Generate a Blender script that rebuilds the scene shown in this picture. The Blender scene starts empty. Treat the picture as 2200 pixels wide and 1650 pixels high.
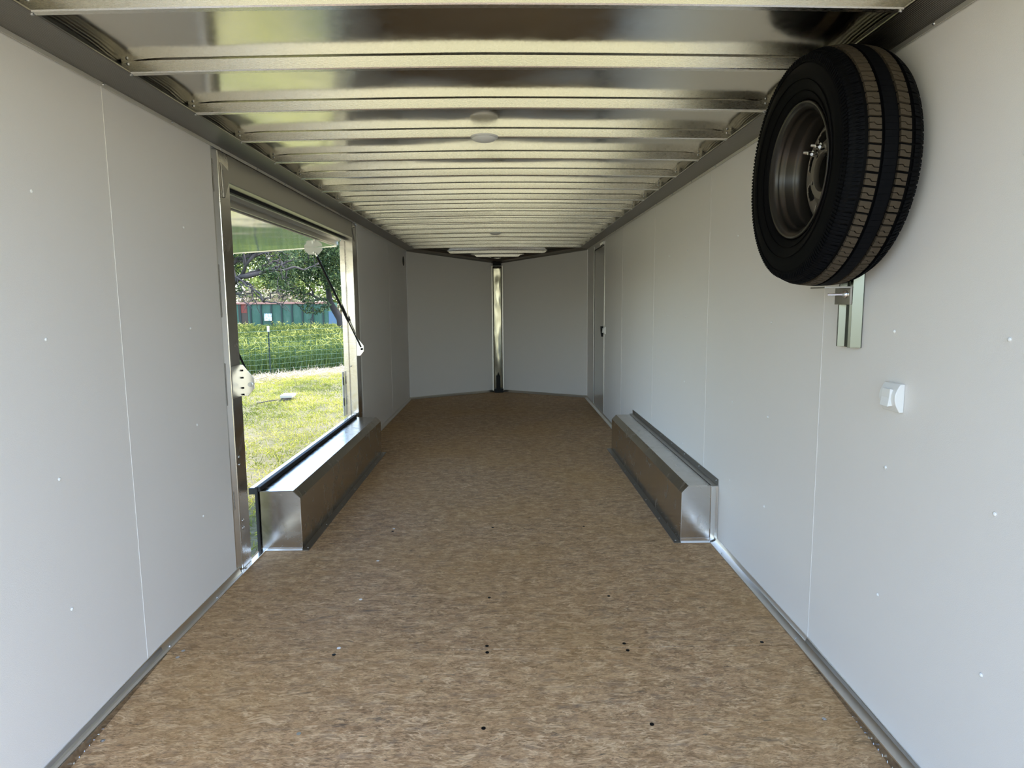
import bpy, bmesh, math, random
import numpy as np
from mathutils import Vector, Matrix, noise
random.seed(7); np.random.seed(7)
C = bpy.context.scene.collection
S = bpy.context.scene

# ---------------------------------------------------------------- camera
H = 1.192
cam = bpy.data.cameras.new('camera'); co = bpy.data.objects.new('camera', cam); C.objects.link(co)
cam.sensor_width = 36; cam.lens = 1394.3/2200*36; cam.clip_start = .02; cam.clip_end = 500
R_ = Matrix(((0.9998782423, -0.0130800993, -0.0085094989),
             (0.0100445489, 0.1221705681, 0.9924582910),
             (-0.0119418427, -0.9924229256, 0.1222870765))).transposed()
co.matrix_world = Matrix.Translation((0, 0, H)) @ R_.to_4x4()
S.camera = co
# ---------------------------------------------------------------- light
w = bpy.data.worlds.new('world'); S.world = w; w.use_nodes = True
nt = w.node_tree; sky = nt.nodes.new('ShaderNodeTexSky'); sky.sky_type = 'NISHITA'
sky.sun_disc = False; sky.sun_elevation = math.radians(64); sky.sun_rotation = math.radians(110)
sky.air_density = 1.0; sky.dust_density = 1.2; sky.ozone_density = 1.2
bg = nt.nodes['Background']; nt.links.new(sky.outputs[0], bg.inputs[0]); bg.inputs[1].default_value = 0.60
sd = bpy.data.lights.new('sun', 'SUN'); sd.energy = 3.7; sd.angle = math.radians(.6); sd.color = (1, .93, .80)
so = bpy.data.objects.new('sun', sd); C.objects.link(so)
sv = Vector((.36, .30, .88)).normalized()
so.rotation_euler = sv.to_track_quat('Z', 'Y').to_euler()
V = S.view_settings; V.view_transform = 'Standard'; V.look = 'None'; V.gamma = 1; V.use_curve_mapping = False
V.exposure = 0.80

# ---------------------------------------------------------------- helpers
def tag(o, label=None, cat=None, group=None, kind=None):
    if label: o['label'] = label
    if cat: o['category'] = cat
    if group: o['group'] = group
    if kind: o['kind'] = kind
    return o
def thing(name, loc, label=None, cat=None, group=None, kind=None):
    o = bpy.data.objects.new(name, None); C.objects.link(o); o.location = loc; o.empty_display_size = .05
    return tag(o, label, cat, group, kind)
def wloc(o):
    p = Vector((0, 0, 0))
    while o: p += Vector(o.location); o = o.parent
    return p
def obj(name, bm, m, parent=None, origin=None, smooth=False, bevel=0, seg=2):
    """world-space bmesh -> object; origin kept at the parent's place or the given point"""
    bmesh.ops.recalc_face_normals(bm, faces=bm.faces)
    me = bpy.data.meshes.new(name)
    base = wloc(parent) if parent else Vector((0, 0, 0))
    off = Vector(origin) if origin is not None else base
    bm.transform(Matrix.Translation(-off)); bm.to_mesh(me); bm.free()
    o = bpy.data.objects.new(name, me); C.objects.link(o)
    if parent: o.parent = parent
    o.location = off - base
    me.materials.append(m)
    if smooth:
        for p in me.polygons: p.use_smooth = True
        if smooth != 'all':
            me.set_sharp_from_angle(angle=math.radians(35))
    if bevel:
        b = o.modifiers.new('bevel', 'BEVEL'); b.width = bevel; b.segments = seg; b.limit_method = 'ANGLE'; b.angle_limit = math.radians(40)
    return o
def B(*boxes):
    bm = bmesh.new()
    for b in boxes: box(bm, *b)
    return bm
def box(bm, x0, x1, y0, y1, z0, z1):
    v = [bm.verts.new((x, y, z)) for x in (x0, x1) for y in (y0, y1) for z in (z0, z1)]
    for f in ((0, 1, 3, 2), (4, 6, 7, 5), (0, 4, 5, 1), (2, 3, 7, 6), (0, 2, 6, 4), (1, 5, 7, 3)):
        bm.faces.new([v[i] for i in f])
def prism(bm, pts, a, b, axis='y'):
    """extrude closed 2D profile from a to b along axis; pts are the two other coords in order"""
    def P(p, t): return {'x': (t, p[0], p[1]), 'y': (p[0], t, p[1]), 'z': (p[0], p[1], t)}[axis]
    A = [bm.verts.new(P(p, a)) for p in pts]; D = [bm.verts.new(P(p, b)) for p in pts]
    bm.faces.new(A); bm.faces.new(D[::-1])
    for i in range(len(pts)):
        j = (i+1) % len(pts); bm.faces.new((A[i], D[i], D[j], A[j]))
def sweep(bm, sections):
    """loft closed sections (lists of 3D points)"""
    rows = [[bm.verts.new(p) for p in s] for s in sections]
    n = len(rows[0])
    for r, q in zip(rows, rows[1:]):
        for i in range(n):
            j = (i+1) % n; bm.faces.new((r[i], q[i], q[j], r[j]))
    bm.faces.new(rows[0]); bm.faces.new(rows[-1][::-1])
def cyl(bm, p0, p1, r, n=12, r2=None):
    p0 = Vector(p0); p1 = Vector(p1); d = (p1-p0).normalized()
    u = d.orthogonal().normalized(); v = d.cross(u); r2 = r if r2 is None else r2
    sweep(bm, [[p+(u*math.cos(t)+v*math.sin(t))*rr for t in [2*math.pi*i/n for i in range(n)]] for p, rr in ((p0, r), (p1, r2))])
def tube(bm, pts, rad, n=6):
    pts = [Vector(p) for p in pts]; secs = []
    for i, p in enumerate(pts):
        d = (pts[min(i+1, len(pts)-1)]-pts[max(i-1, 0)]).normalized()
        u = d.cross(Vector((.31, .2, .93))).normalized(); v = d.cross(u)
        r = rad[i] if isinstance(rad, (list, tuple)) else rad
        secs.append([p+(u*math.cos(t)+v*math.sin(t))*r for t in [2*math.pi*k/n for k in range(n)]])
    sweep(bm, secs)
def dome(bm, c, r, h, nrm, n=10, rings=4):
    """shallow dome (rivet / lamp) standing on c along nrm"""
    c = Vector(c); d = Vector(nrm).normalized(); u = d.orthogonal().normalized(); v = d.cross(u)
    rows = []
    for k in range(rings):
        a = math.pi/2*k/rings
        rows.append([bm.verts.new(c+d*(h*math.sin(a))+(u*math.cos(t)+v*math.sin(t))*(r*math.cos(a))) for t in [2*math.pi*i/n for i in range(n)]])
    top = bm.verts.new(c+d*h)
    for a, b in zip(rows, rows[1:]):
        for i in range(n): bm.faces.new((a[i], a[(i+1) % n], b[(i+1) % n], b[i]))
    for i in range(n): bm.faces.new((rows[-1][i], rows[-1][(i+1) % n], top))
    bm.faces.new(rows[0][::-1])
def lathe_x(bm, prof, yc, zc, n=96, closed=True):
    """prof: (x, r) points revolved about the X axis through (yc, zc)"""
    rows = [[bm.verts.new((x, yc+r*math.cos(t), zc+r*math.sin(t))) for t in [2*math.pi*i/n for i in range(n)]] for x, r in prof]
    m = len(rows)
    for i in range(m if closed else m-1):
        a, b = rows[i], rows[(i+1) % m]
        for k in range(n): bm.faces.new((a[k], a[(k+1) % n], b[(k+1) % n], b[k]))

# ---------------------------------------------------------------- materials
def mat(name, col, rough=.5, metal=0., spec=.5, bump=0, bscale=20, bstretch=(1, 1, 1), coat=0, aniso=0):
    m = bpy.data.materials.new(name); m.use_nodes = True; t = m.node_tree; b = t.nodes['Principled BSDF']
    b.inputs['Base Color'].default_value = (*col, 1); b.inputs['Roughness'].default_value = rough
    b.inputs['Metallic'].default_value = metal; b.inputs['Specular IOR Level'].default_value = spec
    if coat: b.inputs['Coat Weight'].default_value = coat; b.inputs['Coat Roughness'].default_value = .15
    if aniso: b.inputs['Anisotropic'].default_value = aniso
    if bump:
        tc = t.nodes.new('ShaderNodeTexCoord'); mp = t.nodes.new('ShaderNodeMapping'); n = t.nodes.new('ShaderNodeTexNoise'); bp = t.nodes.new('ShaderNodeBump')
        mp.inputs['Scale'].default_value = bstretch; n.inputs['Scale'].default_value = bscale; n.inputs['Detail'].default_value = 4
        bp.inputs['Strength'].default_value = bump; bp.inputs['Distance'].default_value = .002
        t.links.new(tc.outputs['Object'], mp.inputs[0]); t.links.new(mp.outputs[0], n.inputs['Vector'])
        t.links.new(n.outputs['Fac'], bp.inputs['Height']); t.links.new(bp.outputs[0], b.inputs['Normal'])
    return m
def nodes(m): return m.node_tree, m.node_tree.nodes['Principled BSDF']
def ramp(t, fac, stops):
    r = t.nodes.new('ShaderNodeValToRGB'); e = r.color_ramp.elements
    while len(e) < len(stops): e.new(.5)
    for k, (p, c) in zip(e, stops): k.position = p; k.color = (*c, 1) if len(c) == 3 else c
    t.links.new(fac, r.inputs[0]); return r.outputs[0]
def mixc(t, fac, a, b, mode='MIX'):
    n = t.nodes.new('ShaderNodeMix'); n.data_type = 'RGBA'; n.blend_type = mode
    for s, v in ((0, fac), (6, a), (7, b)):
        if hasattr(v, 'is_output'): t.links.new(v, n.inputs[s])
        else: n.inputs[s].default_value = v if s == 0 else (*v, 1)
    return n.outputs[2]
def tnoise(t, vec, scale, detail=4, rough=.6, dist=0):
    n = t.nodes.new('ShaderNodeTexNoise'); n.inputs['Scale'].default_value = scale; n.inputs['Detail'].default_value = detail
    n.inputs['Roughness'].default_value = rough; n.inputs['Distortion'].default_value = dist; t.links.new(vec, n.inputs['Vector']); return n.outputs['Fac']
def mapping(t, vec, sc=(1, 1, 1), rot=(0, 0, 0), loc=(0, 0, 0)):
    m = t.nodes.new('ShaderNodeMapping'); m.inputs['Scale'].default_value = sc; m.inputs['Rotation'].default_value = rot; m.inputs['Location'].default_value = loc
    t.links.new(vec, m.inputs[0]); return m.outputs[0]
def coord(t, k='Object'): return t.nodes.new('ShaderNodeTexCoord').outputs[k]
def bumpn(t, b, h, s, d):
    n = t.nodes.new('ShaderNodeBump'); n.inputs['Strength'].default_value = s; n.inputs['Distance'].default_value = d
    t.links.new(h, n.inputs['Height']); t.links.new(n.outputs[0], b.inputs['Normal'])

M = {}
M['wall'] = mat('white_wall_panel', (.785, .757, .722), .42, 0, .4, bump=.25, bscale=600)
M['alu'] = mat('mill_aluminium', (.72, .70, .66), .30, 1, bump=.15, bscale=30, bstretch=(1, 1, 1))
M['bow'] = mat('bow_aluminium', (.83, .80, .74), .27, 1)
t, b = nodes(M['bow']); c = coord(t); d = tnoise(t, mapping(t, c, (1, 1, 1), loc=(3, 1, 0)), 9, 6, .7)
n2 = tnoise(t, mapping(t, c, (3, 60, 60)), 20, 3); t.links.new(ramp(t, n2, [(.3, (.25,)*3), (.7, (.30,)*3)]), b.inputs['Roughness'])
t.links.new(mixc(t, ramp(t, d, [(.70, (0, 0, 0)), (.76, (1, 1, 1))]), (.83, .80, .74), (.42, .36, .29)), b.inputs['Base Color'])
M['skin'] = mat('roof_sheet_aluminium', (.76, .73, .67), .13, 1)
t, b = nodes(M['skin']); c = coord(t); n1 = tnoise(t, mapping(t, c, (1, 1, 1)), 1.7, 1, .4); bumpn(t, b, n1, .35, .05)
n2 = tnoise(t, c, 14, 5, .7); t.links.new(ramp(t, n2, [(.35, (.11,)*3), (.75, (.20,)*3)]), b.inputs['Roughness'])
M['rail'] = mat('fluted_rail_aluminium', (.27, .255, .235), .36, 1)
t, b = nodes(M['rail']); wv = t.nodes.new('ShaderNodeTexWave'); wv.inputs['Scale'].default_value = 60; wv.bands_direction = 'X'
t.links.new(coord(t), wv.inputs['Vector']); bumpn(t, b, wv.outputs['Fac'], .5, .001)
M['box'] = mat('wheel_box_aluminium', (.56, .53, .49), .21, 1)
t, b = nodes(M['box']); c = coord(t); n1 = tnoise(t, mapping(t, c, (2, 1, 6)), 3, 3, .6, 1); bumpn(t, b, n1, .08, .004)
n2 = tnoise(t, mapping(t, c, (1, 1, 1)), 6, 5, .7, 1.5); t.links.new(ramp(t, n2, [(.3, (.14,)*3), (.7, (.32,)*3)]), b.inputs['Roughness'])
M['boxtop'] = M['box']
M['bright'] = mat('clean_aluminium', (.80, .79, .77), .25, 1)
M['darkalu'] = mat('dull_aluminium', (.42, .40, .37), .38, 1)
M['chrome'] = mat('zinc_plated_steel', (.80, .82, .84), .16, 1)
M['satin'] = mat('satin_aluminium', (.86, .83, .77), .55, 1)
M['rubber'] = mat('black_rubber', (.012, .012, .012), .55)
M['black'] = mat('black_plastic', (.004, .004, .004), .5, 0, .2)
M['white'] = mat('white_plastic', (.80, .80, .78), .28)
M['screw'] = mat('screw_head_steel', (.55, .56, .58), .28, 1)
M['rim'] = mat('silver_painted_steel', (.048, .043, .038), .30, .75)
M['tire'] = mat('tire_rubber', (.003, .003, .0034), .6, 0, .06)
M['rib'] = mat('brown_tread_rubber', (.050, .036, .021), .85, bump=.4, bscale=200)  # browner colour for the two block rows beside the centre rib
M['shoulder'] = mat('shoulder_tread_rubber', (.0025, .0028, .004), .7, 0, .08)
M['tread'] = mat('diamond_plate', (.45, .44, .43), .25, 1)
t, b = nodes(M['tread']); vo = t.nodes.new('ShaderNodeTexVoronoi'); vo.inputs['Scale'].default_value = 40
t.links.new(mapping(t, coord(t), (1, 1, .5), rot=(.8, 0, 0)), vo.inputs['Vector']); bumpn(t, b, vo.outputs['Distance'], 1, .006)
M['doorskin'] = mat('polished_door_sheet', (.80, .79, .76), .085, 1)
t, b = nodes(M['doorskin']); c = coord(t); n1 = tnoise(t, c, 1.5, 2, .5); bumpn(t, b, n1, .2, .03)
M['doorpanel'] = mat('side_door_panel', (.50, .49, .46), .22, 0, .6, coat=.5)

# OSB deck
m = mat('oriented_strand_board', (.4, .3, .2), .62, 0, .35); M['osb'] = m
t, b = nodes(m); c = coord(t)
c0 = c
def warpv(c, scale, amt, det=2):
    wn = t.nodes.new('ShaderNodeTexNoise'); wn.inputs['Scale'].default_value = scale; wn.inputs['Detail'].default_value = det; t.links.new(c0, wn.inputs['Vector'])
    sb = t.nodes.new('ShaderNodeVectorMath'); sb.operation = 'SUBTRACT'; t.links.new(wn.outputs['Color'], sb.inputs[0]); sb.inputs[1].default_value = (.5, .5, .5)
    wm = t.nodes.new('ShaderNodeVectorMath'); wm.operation = 'SCALE'; wm.inputs[3].default_value = amt; t.links.new(sb.outputs[0], wm.inputs[0])
    wa = t.nodes.new('ShaderNodeVectorMath'); wa.operation = 'ADD'; t.links.new(c, wa.inputs[0]); t.links.new(wm.outputs[0], wa.inputs[1]); return wa.outputs[0]
c = warpv(c0, 7, .05)
def strands(rot, sc, seed):
    v = t.nodes.new('ShaderNodeTexVoronoi'); v.inputs['Scale'].default_value = 1
    t.links.new(mapping(t, c, sc, (0, 0, rot), (seed, seed*.7, 0)), v.inputs['Vector'])
    return v.outputs['Color'], v.outputs['Distance']
def sep(col, k=0):
    s = t.nodes.new('ShaderNodeSeparateColor'); t.links.new(col, s.inputs[0]); return s.outputs[k]
def fibre(rot, sc, seed, wd, amt, colr, base, cut=.5):
    """thin wandering fibres: narrow band around the middle value of a stretched noise, broken up by a second noise"""
    n = tnoise(t, mapping(t, c, sc, (0, 0, rot), (seed, seed*1.7, 0)), 1, 3, .55, .5)
    m = tnoise(t, mapping(t, c, (sc[0]*1.5, sc[1]*.35, 1), (0, 0, rot), (seed*2.1, seed, 0)), 1, 2, .5)
    a = ramp(t, n, [(.5-wd, (0,)*3), (.5, (amt,)*3), (.5+wd, (0,)*3)]); b2 = ramp(t, m, [(cut, (0,)*3), (cut+.08, (1,)*3)])
    return mixc(t, mixc(t, 1.0, a, b2, 'MULTIPLY'), base, colr)
c1, d1 = strands(.08, (22, 75, 1), 1.3); c2, d2 = strands(-.5, (30, 90, 1), 4.1); c3, d3 = strands(.8, (26, 85, 1), 7.7)
base = ramp(t, sep(c1), [(0, (.41, .262, .150)), (.5, (.49, .330, .200)), (1, (.57, .400, .255))])
base = mixc(t, ramp(t, sep(c2, 1), [(.50, (0,)*3), (.56, (.9,)*3)]), base, ramp(t, sep(c2), [(0, (.39, .25, .14)), (1, (.59, .42, .265))]))
base = mixc(t, ramp(t, sep(c3, 1), [(.66, (0,)*3), (.70, (.9,)*3)]), base, ramp(t, sep(c3), [(0, (.35, .225, .13)), (1, (.56, .395, .24))]))
fine = tnoise(t, mapping(t, c, (70, 260, 1), (0, 0, .1)), 1, 8, .85, .5)
base = mixc(t, 1.0, base, ramp(t, fine, [(.37, (.36,)*3), (.49, (.96,)*3), (.62, (1.34,)*3)]), 'MULTIPLY')
for k_, (rot_, sc_, wd_, amt_, col_, cut_) in enumerate((
    (.10, (9, 52, 1), .030, .85, (.19, .115, .06), .48), (-.45, (12, 60, 1), .028, .85, (.17, .105, .055), .52), (.6, (12, 55, 1), .028, .8, (.20, .125, .07), .53),
    (1.35, (12, 55, 1), .024, .75, (.16, .10, .055), .58), (-1.1, (13, 55, 1), .024, .7, (.18, .11, .06), .58), (.0, (9, 48, 1), .034, .8, (.80, .62, .43), .50),
    (.45, (12, 55, 1), .030, .75, (.80, .62, .43), .52), (-.7, (12, 60, 1), .030, .75, (.76, .58, .39), .54), (.15, (5, 34, 1), .022, .9, (.09, .07, .06), .58),
    (-.2, (14, 95, 1), .03, .8, (.12, .08, .05), .56), (.9, (14, 90, 1), .03, .7, (.14, .09, .055), .58))):
    base = fibre(rot_, sc_, 5+9.1*k_, wd_, amt_, col_, base, cut_)
stain = tnoise(t, mapping(t, c, (6, 20, 1), (0, 0, .1)), 1.4, 6, .7)
base = mixc(t, ramp(t, stain, [(.54, (0,)*3), (.66, (.6,)*3)]), base, (.22, .165, .13))
blot = tnoise(t, mapping(t, c, (9, 40, 1), (0, 0, -.15)), 1.2, 4, .7)
base = mixc(t, ramp(t, blot, [(.63, (0,)*3), (.69, (.75,)*3)]), base, (.12, .105, .09))
yel = tnoise(t, c, 1.3, 3, .5); base = mixc(t, ramp(t, yel, [(.42, (0,)*3), (.7, (.35,)*3)]), base, (.50, .31, .115))
base = mixc(t, 1.0, base, (1.0, .945, .83), 'MULTIPLY')
t.links.new(base, b.inputs['Base Color']); bumpn(t, b, fine, .25, .002)

# ground
def ground_mat(nm, f):
    m = mat(nm, (.3, .3, .1), .9, 0, .1); t, b = nodes(m); c = coord(t)
    n1 = tnoise(t, c, .55, 6, .65); n2 = tnoise(t, c, 9, 6, .7)
    g = ramp(t, n1, [(.38, (.19*f, .19*f, .075*f)), (.5, (.31*f, .285*f, .135*f)), (.60, (.43*f, .37*f, .24*f))])
    g = mixc(t, ramp(t, n2, [(.40, (0,)*3), (.62, (.7,)*3)]), g, (.47*f, .42*f, .27*f)); t.links.new(g, b.inputs['Base Color'])
    bumpn(t, b, n2, .8, .05); return m
M['lawn'] = ground_mat('mown_lawn', .55); M['lot'] = ground_mat('dry_grassy_lot', .88)
def leafmat(name, cols, rough=.6, trans=.25, scale=3.0):
    """colour varies from leaf to leaf by the value baked in the mesh attribute 'rnd'"""
    m = bpy.data.materials.new(name); m.use_nodes = True; t = m.node_tree; b = t.nodes['Principled BSDF']
    a = t.nodes.new('ShaderNodeAttribute'); a.attribute_name = 'tone'
    col = ramp(t, a.outputs['Fac'], [(i/(len(cols)-1), k) for i, k in enumerate(cols)])
    t.links.new(col, b.inputs['Base Color']); b.inputs['Roughness'].default_value = rough; b.inputs['Specular IOR Level'].default_value = .3
    tr = t.nodes.new('ShaderNodeBsdfTranslucent'); t.links.new(col, tr.inputs[0])
    mx = t.nodes.new('ShaderNodeMixShader'); mx.inputs[0].default_value = trans
    t.links.new(b.outputs[0], mx.inputs[1]); t.links.new(tr.outputs[0], mx.inputs[2]); t.links.new(mx.outputs[0], t.nodes['Material Output'].inputs[0]); return m
M['blade'] = leafmat('lawn_blades', [(.08, .11, .02), (.26, .29, .035), (.50, .47, .06), (.62, .52, .20)])
M['straw'] = leafmat('dry_straw', [(.55, .46, .34), (.68, .58, .45), (.42, .38, .25)])
M['tall'] = leafmat('tall_grass', [(.025, .065, .025), (.085, .135, .035), (.27, .30, .055), (.62, .58, .15)], trans=.4)  # ramp from shade-dark stems to tips coloured as sunlit
M['oak'] = leafmat('oak_leaves', [(.016, .035, .014), (.04, .075, .028), (.09, .14, .045), (.20, .24, .10)])
M['olive'] = leafmat('sunlit_leaves', [(.13, .20, .04), (.28, .33, .07), (.48, .48, .15)])
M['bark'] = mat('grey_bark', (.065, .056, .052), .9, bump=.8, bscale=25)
M['brush'] = leafmat('dry_brush', [(.22, .17, .12), (.34, .28, .19), (.26, .30, .12)])
M['green'] = mat('green_container_paint', (.05, .145, .095), .5, bump=.3, bscale=3)
t, b = nodes(M['green']); c = coord(t); n = tnoise(t, mapping(t, c, (1, 1, .35)), 2.2, 6, .7)
t.links.new(mixc(t, ramp(t, n, [(.45, (0,)*3), (.75, (.6,)*3)]), (.03, .10, .065), (.10, .18, .135)), b.inputs['Base Color'])
M['toprail'] = mat('faded_red_paint', (.42, .22, .17), .8)
M['rust'] = mat('rusty_red_paint', (.20, .05, .035), .8, bump=.4, bscale=8)
M['blue'] = mat('faded_blue_paint', (.035, .09, .16), .6)
M['darkgreen'] = mat('dark_rib_paint', (.018, .035, .03), .7)
M['sign'] = mat('pale_sign_sheet', (.62, .74, .78), .5)
t, b = nodes(M['sign']); n = tnoise(t, coord(t), 7, 3, .6); t.links.new(ramp(t, n, [(.42, (.30, .42, .48)), (.5, (.68, .80, .84))]), b.inputs['Base Color'])
M['post'] = mat('dark_green_post_paint', (.02, .04, .03), .5)
M['postcap'] = mat('white_post_paint', (.8, .8, .78), .5)
M['wire'] = mat('galvanised_wire', (.10, .17, .13), .6, .2)
M['stone'] = mat('pale_concrete', (.40, .385, .33), .85, bump=.6, bscale=30)

# ---------------------------------------------------------------- trailer shell
XL, XR, X0 = -1.198, 1.052, -.073
YB, YS, YN, YA = .35, 2.13, 8.17, 8.86       # rear opening, beavertail seam, nose corner, apex
TO = .07                                       # wall thickness
PW = 1.2192
def rivet(parent, p, nrm, r=.0045, h=.003, m=None):
    if parent.name.startswith('wall'): m = M['white']; r = .0055; h = .004
    bm = bmesh.new(); dome(bm, p, r, h, nrm, 8, 3); return obj('rivet', bm, m or M['screw'], parent, smooth='all')
# floor
bm = bmesh.new(); y = YS; g = .0030
while y < YN:
    y2 = min(y+PW, YN)
    box(bm, XL-.02, XR+.02, y+g, y2-g, -.022, 0) if y2 < YN else prism(bm, [(XL-.02, y+g), (XR+.02, y+g), (XR+.02, YN), (X0, YA+.02), (XL-.02, YN)], -.022, 0, 'z')
    y = y2
prism(bm, [(YB, -.07*(YS-YB)), (YS-g, -.0005), (YS-g, -.022), (YB, -.07*(YS-YB)-.022)], XL+.022, XR-.034, 'x')
floor = tag(obj('floor', bm, M['osb']), kind='structure')
sub = obj('subfloor', B((XL-.05, XR+.05, YB, YN, -.16, -.115)), M['darkalu'], floor)
def screw(x, y, r=.0065, m='screw'):
    z = 0 if y > YS else -.07*(YS-y)
    bm = bmesh.new(); cyl(bm, (x, y, z-.001), (x, y, z+.0012), r, 12); cyl(bm, (x, y, z), (x, y, z+.0018), r*.45, 6)
    return obj('screw', bm, M[m], floor)
for x, y, mm in ((-.602, 2.932, 'white'), (-.595, 2.53, 'white'), (-.589, 2.152, 'white'), (-.596, 2.112, 'black'), (-.07, 2.152, 'black'), (-.068, 2.112, 'black'), (.414, 2.155, 'black'), (.418, 2.112, 'black'),
                 (-.07, 1.745, 'black'), (.42, 1.75, 'black'), (-.6, 1.735, 'screw'), (-1.13, 2.15, 'screw'), (-1.13, 2.11, 'screw'), (.93, 1.76, 'screw'), (-1.15, 1.72, 'screw'),
                 (-.6, 3.37, 'white'), (-.07, 3.37, 'black'), (.42, 3.37, 'black'), (-.6, 3.33, 'black'), (.9, 2.15, 'black'), (.42, 2.53, 'black'), (-.07, 2.53, 'black')):
    screw(x, y, .0065 if mm != 'white' else .007, mm)
# side walls
def wall_panels(bm, side, ys, z0, z1):
    x = XL if side < 0 else XR
    a, b_ = (x-.006, x) if side < 0 else (x, x+.006)
    for y0, y1 in zip(ys, ys[1:]): box(bm, a, b_, y0+.0012, y1-.0012, z0, z1)
    a, b_ = (x-TO, x-.0062) if side < 0 else (x+.0062, x+TO)
    box(bm, a, b_, ys[0], ys[-1], z0-.05 if z0 < .2 else z0, z1)
    for y in ys[1:-1]:     # folded joint lip
        s = 1 if side < 0 else -1
        box(bm, *sorted((x, x+s*.0012)), y-.0035, y+.0015, z0, z1)
bm = bmesh.new(); wall_panels(bm, -1, [YB, .836, 2.055, 2.78], -.15, 1.852); wall_panels(bm, -1, [5.47, 6.9, YN], 0, 1.852)
box(bm, XL-TO, XL-.051, 2.78, 5.47, 1.765, 1.93)
wl = tag(obj('wall_left', bm, M['wall']), kind='structure')
bm = bmesh.new(); wall_panels(bm, 1, [YB, .915, 2.134, 2.134+PW, 2.134+2*PW, 2.134+3*PW, 6.80], -.15, 1.852)
wall_panels(bm, 1, [7.60, YN], 0, 1.852); box(bm, XR, XR+TO, 6.80, 7.60, 1.80, 1.852); box(bm, XR+.012, XR+TO, 6.80, 7.60, -.05, 1.80)
wr = tag(obj('wall_right', bm, M['wall']), kind='structure')
for y in (.93, 1.337, 1.738, 2.545, 2.945, 3.75, 4.16):
    for z in (.366, .735, 1.11, 1.485):
        if y > 3 and z < .4: pass
        rivet(wr, (XR, y, z), (-1, 0, 0))
for y in (1.31, 1.715, 2.505):
    for z in (.368, .735, 1.11, 1.487): rivet(wl, (XL, y, z), (1, 0, 0))
bm = bmesh.new(); cyl(bm, (XL-.002, 7.93, 1.715), (XL+.004, 7.93, 1.715), .055, 20)
obj('vent_hole', bm, M['black'], wl)
# nose walls
def nose(xw, nm):
    s = -1 if xw < X0 else 1
    d = Vector((X0-xw, YA-YN, 0)).normalized(); n = Vector((d.y, -d.x, 0)) if s > 0 else Vector((-d.y, d.x, 0))
    if n.y < 0: n = -n
    a = Vector((xw, YN, 0)); b_ = Vector((X0, YA, 0)); bm = bmesh.new()
    pts = [(a, -.05), (b_, -.05), (b_, 1.735), (a, 1.852)]
    fr = [bm.verts.new((p.x, p.y, z)) for p, z in pts]; bk = [bm.verts.new((p.x+n.x*.05, p.y+n.y*.05, z)) for p, z in pts]
    bm.faces.new(fr); bm.faces.new(bk[::-1])
    for i in range(4): bm.faces.new((fr[i], bk[i], bk[(i+1) % 4], fr[(i+1) % 4]))
    return tag(obj(nm, bm, M['wall']), kind='structure')
nose(XL, 'wall_front_left'); nose(XR, 'wall_front_right')
# roof sheet
def crown(x): return 1.912+.014*(1-min(1, abs((x-X0)/1.06))**1.5)
def skinz(x, y): return crown(x)-max(0, y-8.12)*.17
BOWS = [2.02+.4064*k for k in range(-4, 16)]+[8.41, 8.61, 8.81]
bm = bmesh.new(); nx, ny = 61, 400; rows = []
for j in range(ny+1):
    y = YB+(YA+.05-YB)*j/ny; row = []
    for i in range(nx+1):
        x = XL-.02+(XR-XL+.04)*i/nx; z = skinz(x, y)
        ph = (y-2.02)/.4064; bay = .5-.5*math.cos(2*math.pi*ph)
        e = min(x-XL, XR-x)
        z += .0035*noise.noise(Vector((x*1.6, y*2.1, math.floor(ph)*3.7)))*bay
        z -= .007*math.exp(-((e-.05)/.075)**2)*(1-bay)**2
        row.append(bm.verts.new((x, y, z)))
    rows.append(row)
for a, b_ in zip(rows, rows[1:]):
    for i in range(nx): bm.faces.new((a[i], a[i+1], b_[i+1], b_[i]))
o = obj('ceiling', bm, M['skin'], smooth='all'); tag(o, kind='structure')
sl = o.modifiers.new('thick', 'SOLIDIFY'); sl.thickness = .004; sl.offset = 1
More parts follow.
